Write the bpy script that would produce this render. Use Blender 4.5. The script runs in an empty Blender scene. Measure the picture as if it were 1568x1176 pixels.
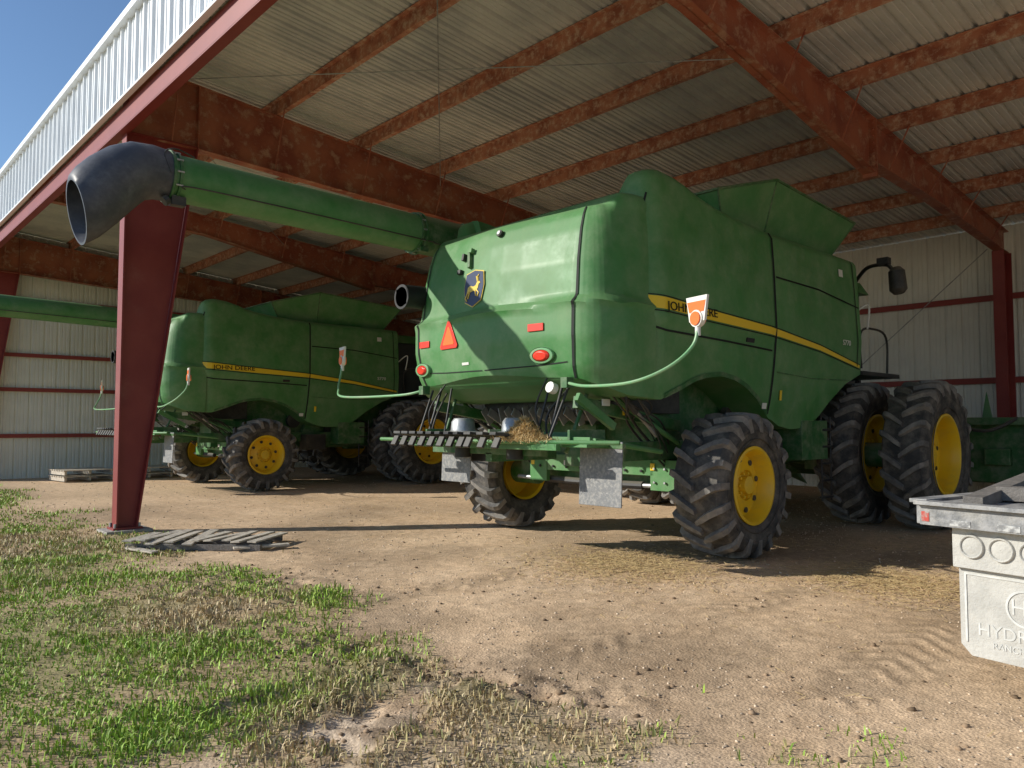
import bpy, math, random
import numpy as np
from mathutils import Vector, Matrix
random.seed(3); rng=np.random.default_rng(5)
S=bpy.context.scene
# ------------------------------------------------------------------ materials
def mat(name,col,rough=.6,metal=0,col2=None,nscale=3,lo=.4,hi=.7,dust=None,dlo=.45,dhi=.8,dscale=1.3,bump=0,bscale=40,coat=0,spec=.5,attr=None,amp=1.0,up=0,rvar=0,amin=0):
    m=bpy.data.materials.new(name); m.use_nodes=True; nt=m.node_tree; N=nt.nodes; L=nt.links
    b=N['Principled BSDF']; b.inputs['Roughness'].default_value=rough; b.inputs['Metallic'].default_value=metal
    b.inputs['Specular IOR Level'].default_value=spec
    b.inputs['Coat Weight'].default_value=coat; b.inputs['Coat Roughness'].default_value=.25
    tc=N.new('ShaderNodeTexCoord')
    def noise(sc,det=4,ro=.6):
        n=N.new('ShaderNodeTexNoise'); n.inputs['Scale'].default_value=sc; n.inputs['Detail'].default_value=det; n.inputs['Roughness'].default_value=ro
        L.new(tc.outputs['Object'],n.inputs['Vector']); return n
    def ramp(src,lo,hi,a=0,b_=1):
        r=N.new('ShaderNodeMapRange'); r.interpolation_type='SMOOTHSTEP'; r.inputs['From Min'].default_value=lo; r.inputs['From Max'].default_value=hi
        r.inputs['To Min'].default_value=a; r.inputs['To Max'].default_value=b_
        L.new(src,r.inputs['Value']); return r.outputs['Result']
    def mix(f,a,bb):
        x=N.new('ShaderNodeMix'); x.data_type='RGBA'
        L.new(f,x.inputs['Factor'])
        for i,c in (('A',a),('B',bb)):
            s=[k for k in x.inputs if k.name==i and k.type=='RGBA'][0]
            if isinstance(c,tuple): s.default_value=(*c,1)
            else: L.new(c,s)
        return [o for o in x.outputs if o.type=='RGBA'][0]
    c=col
    if attr:
        a=N.new('ShaderNodeAttribute'); a.attribute_name=attr; c=a.outputs['Color']
    if col2: c=mix(ramp(noise(nscale).outputs['Fac'],lo,hi),c,col2)
    if dust:
        nd=noise(dscale,6,.72)
        f=ramp(nd.outputs['Fac'],dlo,dhi,amin,amp)
        if up:
            ge=N.new('ShaderNodeNewGeometry'); sp=N.new('ShaderNodeSeparateXYZ'); L.new(ge.outputs['Normal'],sp.inputs[0])
            u=ramp(sp.outputs['Z'],.15,.95,0,up); ad=N.new('ShaderNodeMath'); ad.operation='MAXIMUM'; L.new(f,ad.inputs[0]); L.new(u,ad.inputs[1]); f=ad.outputs[0]
        c=mix(f,c,dust)
        if rvar: L.new(ramp(nd.outputs['Fac'],.3,.75,rough,min(1,rough+rvar)),b.inputs['Roughness'])
    if isinstance(c,tuple): b.inputs['Base Color'].default_value=(*c,1)
    else: L.new(c,b.inputs['Base Color'])
    if bump:
        n=noise(bscale,4,.7); bp=N.new('ShaderNodeBump'); bp.inputs['Strength'].default_value=bump; bp.inputs['Distance'].default_value=.02
        L.new(n.outputs['Fac'],bp.inputs['Height']); L.new(bp.outputs['Normal'],b.inputs['Normal'])
    return m
TAN=(.42,.38,.29); GD=(.36,.42,.28)
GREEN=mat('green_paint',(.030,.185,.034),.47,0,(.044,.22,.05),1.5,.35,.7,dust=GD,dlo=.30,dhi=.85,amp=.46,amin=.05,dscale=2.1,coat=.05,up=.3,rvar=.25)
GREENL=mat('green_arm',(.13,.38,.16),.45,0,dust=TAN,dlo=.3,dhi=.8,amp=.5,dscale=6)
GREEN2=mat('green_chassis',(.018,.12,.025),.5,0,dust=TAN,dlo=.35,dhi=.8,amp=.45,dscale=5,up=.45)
YEL=mat('yellow_rim',(.88,.56,.015),.42,0,dust=(.4,.3,.12),dlo=.4,dhi=.9,amp=.5,dscale=4)
YSTR=mat('yellow_stripe',(.85,.60,.03),.4)
BLK=mat('black_plastic',(.018,.018,.02),.5,0,dust=TAN,dlo=.4,dhi=.9,amp=.3,up=.35)
BLK2=mat('black_pipe',(.008,.008,.009),.6)
RUBBLK=mat('black_rubber_spout',(.05,.053,.066),.5,0,(.075,.08,.095),3,dust=(.3,.3,.3),dlo=.40,dhi=.85,amp=.35,dscale=4)
SEAM=mat('seam_black',(.006,.01,.007),.7)
TIRE=mat('tire_rubber',(.036,.035,.035),.75,0,(.065,.062,.058),6,dust=(.27,.235,.19),dlo=.38,dhi=.75,amp=.65,dscale=5,bump=.3,bscale=60)
LUG=mat('tire_lug',(.10,.097,.093),.7,0,(.16,.153,.145),6,dust=(.38,.34,.29),dlo=.35,dhi=.75,amp=.75,dscale=4,bump=.2,bscale=60)
STEEL=mat('galvanised_steel',(.45,.46,.46),.45,.6,(.3,.3,.3),8)
GREY=mat('grey_weathered_plate',(.18,.185,.19),.6,0,(.32,.31,.29),30,.4,.7,bump=.3)
RED=mat('red_reflector',(.78,.05,.025),.3)
ORG=mat('orange_reflector',(.95,.18,.03),.35)
WHT=mat('white_plastic',(.75,.75,.7),.4)
GLASS=mat('dark_glass',(.02,.025,.03),.08)
NAVY=mat('emblem_navy',(.02,.035,.10),.35)
GOLD=mat('emblem_gold',(.75,.55,.08),.35)
REDC=mat('red_primer_column',(.21,.024,.022),.5,0,(.26,.04,.032),2,.3,.8,dust=(.40,.21,.15),dlo=.55,dhi=.95,amp=.4,dscale=1.5)
REDR=mat('red_primer_rafter',(.40,.13,.07),.55,0,(.26,.06,.035),2.5,.38,.62,dust=(.58,.37,.25),dlo=.48,dhi=.68,amp=.7,dscale=5)
REDP=mat('red_primer_purlin',(.52,.215,.125),.6,0,(.33,.105,.06),4,.4,.65,dust=(.70,.54,.40),dlo=.46,dhi=.66,amp=.75,dscale=11)
REDG=mat('red_girt',(.28,.045,.038),.6)
ROOFM=mat('roof_sheet',(.70,.70,.66),.5,.05,(.52,.53,.52),.8,.35,.65,dust=(.80,.79,.74),dlo=.5,dhi=.8,amp=.6,dscale=3)
WALLM=mat('wall_sheet',(.80,.79,.73),.5,0,(.72,.72,.67),1.5,.3,.7,dust=(.50,.44,.35),dlo=.58,dhi=.88,amp=.35,dscale=1.2)
FASC=mat('fascia_sheet',(.82,.85,.88),.45,0,(.75,.78,.81),2)
WOOD=mat('weathered_wood',(.56,.50,.41),.85,0,(.32,.28,.23),14,.4,.75,bump=.5,bscale=50)
WOODD=mat('dark_old_wood',(.13,.12,.11),.85,0,(.22,.2,.18),14,.3,.7,bump=.5,bscale=50)
CONC=mat('concrete',(.42,.40,.36),.85,0,(.3,.28,.25),10,bump=.3)
DUSTB=mat('dusty_bed_paint',(.15,.155,.16),.75,0,(.30,.30,.30),12,.35,.6,dust=(.50,.48,.44),dlo=.4,dhi=.7,amp=.75,dscale=5,bump=.4,bscale=30)
DUSTF=mat('dusty_mudflap',(.54,.525,.48),.85,0,(.43,.42,.385),5,.3,.7,dust=(.30,.27,.22),dlo=.55,dhi=.8,amp=.5,dscale=9,bump=.4,bscale=40)
LOGO=mat('mudflap_logo',(.64,.635,.60),.75,0,(.52,.52,.49),12,.4,.6)
FRED=mat('faded_red_tape',(.45,.06,.04),.6,0,(.33,.3,.27),30,.45,.6)
FWHT=mat('faded_white_tape',(.5,.5,.48),.6,0,(.2,.2,.2),30,.4,.6)
STRAW=mat('straw',(.72,.54,.27),.8,0,(.52,.37,.17),20)
GRASSM=mat('grass_blade',(.1,.2,.03),.55,attr='col',spec=.3)
# ------------------------------------------------------------------ mesh builder
class MB:
    def __init__(s): s.v=[];s.f=[];s.m=[];s.mats=[]
    def add(s,vs,fs,m,M=None):
        o=len(s.v)
        if M is not None: vs=[tuple(M@Vector(v)) for v in vs]
        s.v+= [tuple(v) for v in vs]
        if m not in s.mats: s.mats.append(m)
        k=s.mats.index(m)
        for f in fs: s.f.append(tuple(i+o for i in f)); s.m.append(k)
    def box(s,c,d,m,M=None,R=None,taper=1):
        x,y,z=[q/2 for q in d]
        vs=[(i*x*(taper if k>0 else 1),j*y*(taper if k>0 else 1),k*z) for i in(-1,1) for j in(-1,1) for k in(-1,1)]
        T=Matrix.Translation(c)
        if R is not None: T=T@R
        if M is not None: T=M@T
        s.add(vs,[(0,1,3,2),(4,6,7,5),(0,4,5,1),(2,3,7,6),(0,2,6,4),(1,5,7,3)],m,T)
    def cyl(s,p0,p1,r,m,r1=None,n=16,caps=True,M=None):
        s.tube([p0,p1],[r,r if r1 is None else r1],m,n,caps,M)
    def tube(s,pts,r,m,n=8,caps=True,M=None):
        pts=[Vector(p) for p in pts]; k=len(pts)
        if not hasattr(r,'__len__'): r=[r]*k
        vs=[];fs=[]; pa=None
        for i,p in enumerate(pts):
            t=(pts[min(i+1,k-1)]-pts[max(i-1,0)]).normalized()
            if pa is None: pa=t.orthogonal().normalized()
            a=(pa-t*pa.dot(t)).normalized(); pa=a; b=t.cross(a)
            for j in range(n):
                q=2*math.pi*j/n; vs.append(p+(a*math.cos(q)+b*math.sin(q))*r[i])
        for i in range(k-1):
            for j in range(n): fs.append((i*n+j,i*n+(j+1)%n,(i+1)*n+(j+1)%n,(i+1)*n+j))
        if caps: fs.append(tuple(range(n))[::-1]); fs.append(tuple(range((k-1)*n,k*n)))
        s.add(vs,fs,m,M)
    def hose(s,pts,r,m,n=6,sub=6):
        P=[Vector(p) for p in pts]; P=[P[0]]+P+[P[-1]]; out=[]
        for i in range(1,len(P)-2):
            for k in range(sub):
                t=k/sub; a,b,c,d=P[i-1],P[i],P[i+1],P[i+2]
                out.append(.5*((2*b)+(c-a)*t+(2*a-5*b+4*c-d)*t*t+(3*b-a-3*c+d)*t**3))
        out.append(P[-2]); s.tube(out,r,m,n)
    def rev(s,prof,m,M,n=48):
        vs=[];fs=[];k=len(prof)
        for j in range(n):
            q=2*math.pi*j/n
            for r,y in prof: vs.append((r*math.cos(q),y,r*math.sin(q)))
        for j in range(n):
            for i in range(k-1): a=j*k+i;b=((j+1)%n)*k+i; fs.append((a,b,b+1,a+1))
        s.add(vs,fs,m,M)
    def poly(s,pts,th,m,M=None):
        n=len(pts); vs=[(x,-th/2,z) for x,z in pts]+[(x,th/2,z) for x,z in pts]
        fs=[tuple(range(n)),tuple(range(n,2*n))[::-1]]+[(i,i+n,(i+1)%n+n,(i+1)%n) for i in range(n)]
        s.add(vs,fs,m,M)
    def obj(s,name,parent=None,off=(0,0,0),smooth=35,bevel=0):
        me=bpy.data.meshes.new(name); o=Vector(off)
        me.from_pydata([tuple(Vector(v)-o) for v in s.v],[],s.f); 
        for m in s.mats: me.materials.append(m)
        me.polygons.foreach_set('material_index',s.m)
        import bmesh
        bm=bmesh.new(); bm.from_mesh(me); bmesh.ops.recalc_face_normals(bm,faces=bm.faces); bm.to_mesh(me); bm.free()
        if smooth:
            me.polygons.foreach_set('use_smooth',[True]*len(me.polygons)); me.set_sharp_from_angle(angle=math.radians(smooth))
        ob=bpy.data.objects.new(name,me); S.collection.objects.link(ob)
        if parent: ob.parent=parent
        if bevel:
            bv=ob.modifiers.new('b','BEVEL'); bv.width=bevel; bv.segments=2; bv.limit_method='ANGLE'; bv.angle_limit=.7
        return ob
def empty(name,loc=(0,0,0)):
    e=bpy.data.objects.new(name,None); e.location=loc; S.collection.objects.link(e); return e
def text_mesh(mb,txt,size,m,M,ext=.002):
    cu=bpy.data.curves.new('t','FONT'); cu.body=txt; cu.size=size; cu.extrude=ext; cu.align_x='CENTER'; cu.align_y='CENTER'
    o=bpy.data.objects.new('t',cu); S.collection.objects.link(o); dg=bpy.context.evaluated_depsgraph_get()
    me=bpy.data.meshes.new_from_object(o.evaluated_get(dg))
    mb.add([v.co[:] for v in me.vertices],[tuple(p.vertices) for p in me.polygons],m,M)
    bpy.data.objects.remove(o); bpy.data.meshes.remove(me)
# ------------------------------------------------------------------ noise
tab=rng.random((256,256))
def vn(x,y,sc,seed=0):
    x=np.asarray(x)*sc+seed*17.3+1000; y=np.asarray(y)*sc+seed*9.7+1000
    xi=np.floor(x).astype(int); yi=np.floor(y).astype(int); fx=x-xi; fy=y-yi
    fx=fx*fx*(3-2*fx); fy=fy*fy*(3-2*fy)
    g=lambda a,b: tab[a%256,b%256]
    return (g(xi,yi)*(1-fx)+g(xi+1,yi)*fx)*(1-fy)+(g(xi,yi+1)*(1-fx)+g(xi+1,yi+1)*fx)*fy
def fbm(x,y,sc,o=4,seed=0):
    r=0;a=1;t=0
    for i in range(o): r=r+a*vn(x,y,sc*2**i,seed+i); t+=a; a*=.55
    return r/t
def sst(a,b,x): t=np.clip((x-a)/(b-a),0,1); return t*t*(3-2*t)
def grassmask(x,y):
    n=fbm(x,y,.9,4,1); n2=fbm(x,y,1.9,4,7)
    g=1-sst(-.45,.45,x-2.95+(n-.5)*2.4)
    dens=sst(.29,.52,n2*.62+.38*sst(2.9,4.6,y-(x-1.6)*.25+(n-.5)*2.5))
    sp=sst(.42,.58,n2)*.6
    return g*np.maximum(dens*sst(2.4,3.9,y-(x-1.6)*.25+(n-.5)*2),sp)
def trackmask(x,y):
    t1=np.abs((x-2.75)-(y-3.6)*-.25+ .12*np.sin(y*2))
    t2=np.abs((x-1.85)-(y-3.2)*-.3)
    m=np.exp(-(t1/.24)**2)*sst(5.4,4.6,y)*sst(2.2,3.0,y)+np.exp(-(t2/.34)**2)*sst(4.3,3.8,y)*sst(2.4,2.9,y)
    m=m+.8*np.exp(-(((x-2.9)/.6)**2+((y-6.6)/.8)**2))
    return np.clip(m,0,1)
def lugs(x,y): return fbm(x,y,6.5,2,21)
RUTS=((3.3,0),(5.5,1.3),(2.0,2.2))
def rut(x,y):
    W=0;Cc=0
    for yc_,ph in RUTS:
        u=y-yc_-.15*np.sin(x*.7+ph); w=np.exp(-(u/.24)**4)*sst(2.6,3.4,x)*sst(10,8.5,x)*sst(.30,.55,fbm(x,y,.9,2,33))
        W=W+w; Cc=Cc+w*(.5+.5*np.sin((x+np.abs(u)*1.1+.08*fbm(x,y,3,2,71))*6.283/.20))*sst(.35,.6,fbm(x,y,4,2,73))
    return W,Cc
def gheight(x,y):
    near=np.exp(-((x-3)**2+(y-5)**2)/400)
    h=(fbm(x,y,.35,3,3)-.5)*.07*near
    h=h+(fbm(x,y,6,3,11)-.5)*.014*near
    tm=trackmask(x,y); l=lugs(x,y)
    h=h+tm*(sst(.52,.70,l)*.030-sst(.48,.34,l)*.035)
    W,Cc=rut(x,y); h=h-W*.007+Cc*.012
    flat=sst(5.2,6.5,x); h=h*(1-.6*flat)
    return h-.004
# ------------------------------------------------------------------ ground
def axis_pts(lo,hi,fa,fb,st):
    p=list(np.arange(fa,fb,st)); s=st; q=fb
    while q<hi: p.append(q); s*=1.16; q+=s
    p.append(hi); s=st; q=fa-st; pre=[]
    while q>lo: pre.append(q); s*=1.16; q-=s
    pre.append(lo); return np.array(pre[::-1]+p)
xs=axis_pts(-600,600,-.6,7.5,.028); ys=axis_pts(-600,600,1.2,10,.028)
X,Y=np.meshgrid(xs,ys,indexing='ij'); Z=gheight(X,Y)
nx,ny=len(xs),len(ys)
V=np.stack([X,Y,Z],-1).reshape(-1,3)
I=np.arange(nx*ny).reshape(nx,ny)
F=np.stack([I[:-1,:-1],I[1:,:-1],I[1:,1:],I[:-1,1:]],-1).reshape(-1,4)
def npmesh(name,V,F,m,cols=None,smooth=False):
    me=bpy.data.meshes.new(name); me.vertices.add(len(V)); me.vertices.foreach_set('co',V.astype(np.float32).ravel())
    k=F.shape[1]; me.loops.add(F.size); me.loops.foreach_set('vertex_index',F.astype(np.int32).ravel())
    me.polygons.add(len(F)); me.polygons.foreach_set('loop_start',np.arange(0,F.size,k,dtype=np.int32))
    if smooth: me.polygons.foreach_set('use_smooth',np.ones(len(F),bool))
    me.update(calc_edges=True); me.materials.append(m)
    if cols is not None:
        a=me.color_attributes.new('col','FLOAT_COLOR','POINT'); c=np.ones((len(V),4),np.float32); c[:,:3]=cols; a.data.foreach_set('color',c.ravel())
    ob=bpy.data.objects.new(name,me); S.collection.objects.link(ob); return ob
gm=grassmask(X,Y)[...,None]; tm=trackmask(X,Y)[...,None]
n1=fbm(X,Y,.6,5,31)[...,None]; n2=fbm(X,Y,3,4,41)[...,None]; nf=lugs(X,Y)[...,None]
dirt=np.array([.70,.505,.325])*(.70+.5*n1)+np.array([.08,.07,.055])*(n2-.5)*2
W,Cc=rut(X,Y); dirt=dirt*(1-.25*np.clip(W-Cc,0,1))[...,None]
wet=np.array([.16,.11,.07]); wf=tm*sst(.48,.62,nf)*.85; dirt=dirt*(1-wf)+wet*wf
grav=np.array([.54,.45,.35]); gz=(sst(3.2,2.2,X)*sst(4.8,3.2,Y))[...,None]*sst(.35,.6,n2)*.6; dirt=dirt*(1-gz*(1-wf))+grav*gz*(1-wf)
damp=sst(.52,.72,fbm(X,Y,.5,3,55))[...,None]*.25; dirt=dirt*(1-damp)
dry=np.array([.44,.33,.185])*(.55+.8*n2)+0*n1; gr=np.array([.17,.20,.055])
gcol=dry*(1-sst(.42,.62,n1)*.65)+gr*sst(.42,.62,n1)*.65
col=dirt*(1-gm*.8)+gcol*gm*.8
far=sst(30,60,np.hypot(X,Y))[...,None]; col=col*(1-far)+np.array([.13,.15,.06])*far
DIRT=mat('ground_dirt',(.4,.3,.2),.95,attr='col',spec=.15)
nt=DIRT.node_tree;N=nt.nodes;L=nt.links;b=N['Principled BSDF'];tc=[n for n in N if n.type=='TEX_COORD'][0]
at=[n for n in N if n.type=='ATTRIBUTE'][0]
vo=N.new('ShaderNodeTexVoronoi'); vo.inputs['Scale'].default_value=60; L.new(tc.outputs['Object'],vo.inputs['Vector'])
no=N.new('ShaderNodeTexNoise'); no.inputs['Scale'].default_value=9; no.inputs['Detail'].default_value=6; no.inputs['Roughness'].default_value=.75; L.new(tc.outputs['Object'],no.inputs['Vector'])
no2=N.new('ShaderNodeTexNoise'); no2.inputs['Scale'].default_value=90; no2.inputs['Detail'].default_value=3; L.new(tc.outputs['Object'],no2.inputs['Vector'])
mr=N.new('ShaderNodeMapRange'); mr.inputs['From Min'].default_value=.3; mr.inputs['From Max'].default_value=.7; mr.inputs['To Min'].default_value=.70; mr.inputs['To Max'].default_value=1.25; L.new(no.outputs['Fac'],mr.inputs['Value'])
mr2=N.new('ShaderNodeMapRange'); mr2.inputs['From Min'].default_value=.3; mr2.inputs['From Max'].default_value=.7; mr2.inputs['To Min'].default_value=.72; mr2.inputs['To Max'].default_value=1.22; L.new(no2.outputs['Fac'],mr2.inputs['Value'])
mm=N.new('ShaderNodeMath'); mm.operation='MULTIPLY'; L.new(mr.outputs[0],mm.inputs[0]); L.new(mr2.outputs[0],mm.inputs[1])
vm=N.new('ShaderNodeVectorMath'); vm.operation='SCALE'; L.new(at.outputs['Color'],vm.inputs[0]); L.new(mm.outputs[0],vm.inputs['Scale']); L.new(vm.outputs[0],b.inputs['Base Color'])
ad=N.new('ShaderNodeMath'); ad.operation='SUBTRACT'; L.new(no.outputs['Fac'],ad.inputs[0])
sc=N.new('ShaderNodeMath'); sc.operation='MULTIPLY'; sc.inputs[1].default_value=.3; L.new(vo.outputs['Distance'],sc.inputs[0]); L.new(sc.outputs[0],ad.inputs[1])
bp=N.new('ShaderNodeBump'); bp.inputs['Strength'].default_value=.5; bp.inputs['Distance'].default_value=.022; L.new(ad.outputs[0],bp.inputs['Height']); L.new(bp.outputs[0],b.inputs['Normal'])
npmesh('ground',V,F,DIRT,col.reshape(-1,3),True)
FW=np.array([.677,.736]); RT=np.array([.736,-.677])
def scatter(n,d0,d1,a0,a1,p=1.0):
    u=rng.random(n); d=(d0**p+(d1**p-d0**p)*u)**(1/p); a=a0+(a1-a0)*rng.random(n)
    return d*FW[0]+a*d*RT[0], d*FW[1]+a*d*RT[1], d
# ---- grass
gx,gy,gd=scatter(470000,2.4,26,-.95,.5,.55)
m=grassmask(gx,gy); keep=rng.random(len(gx))<m*(.26+.74*sst(.36,.58,fbm(gx,gy,4.5,3,77)))
gx,gy,gd=gx[keep],gy[keep],gd[keep]; n=len(gx)
hh=(.011+.038*rng.random(n)**1.8)*(1+.05*gd)*(.4+1.25*fbm(gx,gy,1.5,2,5)); ww=(.0017+.0018*rng.random(n))*(1+.17*gd)
th=rng.random(n)*6.283; le=rng.random(n)*1.1; ph=rng.random(n)*6.283
gz0=gheight(gx,gy)-.004
cx,cy=np.cos(th)*ww,np.sin(th)*ww; lx,ly=np.cos(ph)*le*hh,np.sin(ph)*le*hh
P=np.zeros((n,5,3)); P[:,0]=np.stack([gx-cx,gy-cy,gz0],-1);P[:,1]=np.stack([gx+cx,gy+cy,gz0],-1)
P[:,2]=np.stack([gx+cx*.8+lx*.35,gy+cy*.8+ly*.35,gz0+hh*.6],-1);P[:,3]=np.stack([gx-cx*.8+lx*.35,gy-cy*.8+ly*.35,gz0+hh*.6],-1)
P[:,4]=np.stack([gx+lx,gy+ly,gz0+hh*(1-.35*le)],-1)
b0=np.arange(n)*5; F=np.concatenate([np.stack([b0,b0+1,b0+2],-1),np.stack([b0,b0+2,b0+3],-1),np.stack([b0+3,b0+2,b0+4],-1)])
pn=fbm(gx,gy,.75,3,91)
dryn=(sst(.47,.61,pn*.8+.2*rng.random(n)+.14*sst(.9,-.8,gx)-.05*sst(6,9,gy))*.9+.1*(rng.random(n)<.4))[:,None]
cg=np.array([.26,.44,.065])*(.5+.85*rng.random((n,1)))+np.array([.10,.06,0])*rng.random((n,1)); cdr=np.array([.62,.48,.28])*(.45+.75*rng.random((n,1)))
cc=cg*(1-dryn)+cdr*dryn
npmesh('grass',P.reshape(-1,3),F,GRASSM,np.repeat(cc,5,0))
print('grass blades',n)
# ---- pebbles / clods
t=(1+5**.5)/2; ico=np.array([(-1,t,0),(1,t,0),(-1,-t,0),(1,-t,0),(0,-1,t),(0,1,t),(0,-1,-t),(0,1,-t),(t,0,-1),(t,0,1),(-t,0,-1),(-t,0,1)])/1.9
icf=np.array([(0,11,5),(0,5,1),(0,1,7),(0,7,10),(0,10,11),(1,5,9),(5,11,4),(11,10,2),(10,7,6),(7,1,8),(3,9,4),(3,4,2),(3,2,6),(3,6,8),(3,8,9),(4,9,5),(2,4,11),(6,2,10),(8,6,7),(9,8,1)])
def stones(name,x,y,r,m,cols):
    n=len(x); Vv=ico[None]*(1+.35*(rng.random((n,12,1))-.5))*r[:,None,None]*np.stack([.8+.5*rng.random(n),.8+.5*rng.random(n),.5+.3*rng.random(n)],-1)[:,None,:]
    a=rng.random(n)*6.28; c,s_=np.cos(a)[:,None],np.sin(a)[:,None]
    vx=Vv[...,0]*c-Vv[...,1]*s_; vy=Vv[...,0]*s_+Vv[...,1]*c
    Vv=np.stack([vx+x[:,None],vy+y[:,None],Vv[...,2]+(gheight(x,y)+r*.2)[:,None]],-1)
    Fc=(icf[None]+(np.arange(n)*12)[:,None,None]).reshape(-1,3)
    npmesh(name,Vv.reshape(-1,3),Fc,m,np.repeat(cols,12,0))
STONE=mat('gravel_stone',(.4,.38,.34),.9,attr='col',spec=.2)
x,y,d=scatter(36000,2.4,22,-1.0,1.0,.7); g=grassmask(x,y); k=rng.random(len(x))<(1-g)*(.25+.75*sst(.4,.6,fbm(x,y,1.1,3,51))+.8*sst(3,2,x))
x,y,d=x[k],y[k],d[k]; r=(.0022+.006*rng.random(len(x))**3)*(1+.05*d)
c=np.array([.66,.53,.39])*(.4+.8*rng.random((len(x),1)))
stones('gravel',x,y,r,STONE,c)
CLOD=mat('soil_clod',(.2,.14,.09),.95,attr='col',spec=.1)
x,y,d=scatter(60000,2.6,10,-1,.8,.8); k=rng.random(len(x))<trackmask(x,y)*.2; x,y=x[k],y[k]
x2,y2,_=scatter(1500,2.6,14,-.9,.9,.8); x=np.concatenate([x,x2]);y=np.concatenate([y,y2])
r=.004+.017*rng.random(len(x))**2.8; c=np.array([.34,.24,.155])*(.4+.8*rng.random((len(x),1)))
stones('soil_clods',x,y,r,CLOD,c)
# ---- straw litter
def straws(name,x,y,z,ln,tilt=.15,zz=None):
    n=len(x); a=rng.random(n)*6.283; dx,dy=np.cos(a)*ln/2,np.sin(a)*ln/2; dz=(rng.random(n)-.5)*ln*tilt; w=.0016+.0014*rng.random(n)
    nx_,ny_=-np.sin(a)*w,np.cos(a)*w
    P=np.stack([np.stack([x-dx-nx_,y-dy-ny_,z-dz],-1),np.stack([x+dx-nx_,y+dy-ny_,z+dz],-1),np.stack([x+dx+nx_,y+dy+ny_,z+dz+.001],-1),np.stack([x-dx+nx_,y-dy+ny_,z-dz+.001],-1)],1)
    return npmesh(name,P.reshape(-1,3),(np.arange(n)*4)[:,None]+np.arange(4)[None],STRAW)
x,y,d=scatter(30000,3,16,-.6,.75,.8); k=rng.random(len(x))<sst(3.4,4.5,x)*(.04+.9*sst(.52,.66,fbm(x,y,1.0,3,15))*sst(4.6,6.5,x)); x,y=x[k],y[k]
xa=rng.normal(6.1,.5,6000); ya=rng.normal(4.9,.5,6000); xb=rng.normal(7.2,.4,5000); yb=rng.normal(2.8,.5,5000)
x=np.concatenate([x,xa,xb]); y=np.concatenate([y,ya,yb])
straws('straw_litter',x,y,gheight(x,y)+.006+.01*rng.random(len(x)),.03+.07*rng.random(len(x)))
# ------------------------------------------------------------------ shed
shed=empty('machine_shed')
Y0,Y1=-8.0,23.4; X0,X1=3.05,17.0
FR=[-8.0,-1.9,4.35,10.98,17.0,23.2]
rt=lambda x:6.30-.09*(x-X0)
deck=lambda x:rt(x)+.205
def ribbed(mb,O,U,Vd,N_,ul,vfun,m,pitch=.305,k=1.0):
    O,U,Vd,N_=[Vector(q) for q in (O,U,Vd,N_)]
    prof=[];u=0
    while u<ul:
        prof+= [(u,0),(u+.02,.034*k),(u+.05,.034*k),(u+.07,0),(u+.13,0),(u+.137,.010*k),(u+.155,.010*k),(u+.162,0),(u+.21,0),(u+.217,.010*k),(u+.235,.010*k),(u+.242,0)]
        u+=pitch
    vs=[];fs=[]
    for i,(u,h) in enumerate(prof):
        a,b_=vfun(u); vs.append(O+U*u+N_*h+Vd*a); vs.append(O+U*u+N_*h+Vd*b_)
        if i: fs.append((2*i-2,2*i,2*i+1,2*i-1))
    mb.add(vs,fs,m)
mb=MB(); L_=X1+.2-2.92
ribbed(mb,(2.92,Y0,deck(2.92)),(0,1,0),Vector((1,0,-.09)),(0,0,1),Y1-Y0+.4,lambda u:(0,L_),ROOFM,k=1.6)
mb.obj('roof_sheeting',shed,smooth=0)
mb=MB(); ribbed(mb,(2.90,Y0,0),(0,1,0),(0,0,1),(-1,0,0),Y1-Y0+.3,lambda u:(5.58,6.58),FASC)
mb.obj('eave_fascia_sheeting',shed,smooth=0)
mb=MB()
mb.box((2.865,(Y0+Y1)/2+.1,6.60),(.12,Y1-Y0+.5,.09),FASC); mb.box((2.875,(Y0+Y1)/2+.1,5.575),(.07,Y1-Y0+.5,.03),FASC)
mb.tube([(2.84,Y0,6.64),(2.84,Y1+.3,6.64)],.035,FASC,8)
mb.obj('fascia_trim',shed)
mb=MB()
yc=(Y0+Y1)/2;yl=Y1-Y0
mb.box((2.96,yc,5.43),(.02,yl,.26),REDC); mb.box((3.01,yc,5.295),(.12,yl,.018),REDC); mb.box((3.02,yc,5.57),(.12,yl,.018),REDC)
mb.box((2.96,yc,6.05),(.04,yl,.04),REDC)
mb.obj('eave_header_beam',shed)
mb=MB()
for i in range(9):
    x=3.63+1.52*i; z=rt(x)
    mb.box((x,yc,z+.1),(.012,yl,.2),REDP); mb.box((x+.035,yc,z+.008),(.07,yl,.012),REDP); mb.box((x-.035,yc,z+.192),(.07,yl,.012),REDP); mb.box((x+.067,yc,z+.022),(.008,yl,.03),REDP)
mb.obj('purlins',shed,smooth=0)
def depA(x): return float(np.interp(x,[3.0,4.0,6.0,9.0,10.5,10.51,13,16.9],[1.0,.92,.84,.68,.66,.56,.46,.5]))
def depB(x): return float(np.interp(x,[3.0,4.0,6.4,9.0,10.7,10.71,13,16.9],[.55,.5,.42,.62,.76,.62,.48,.42]))
mb=MB()
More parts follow.
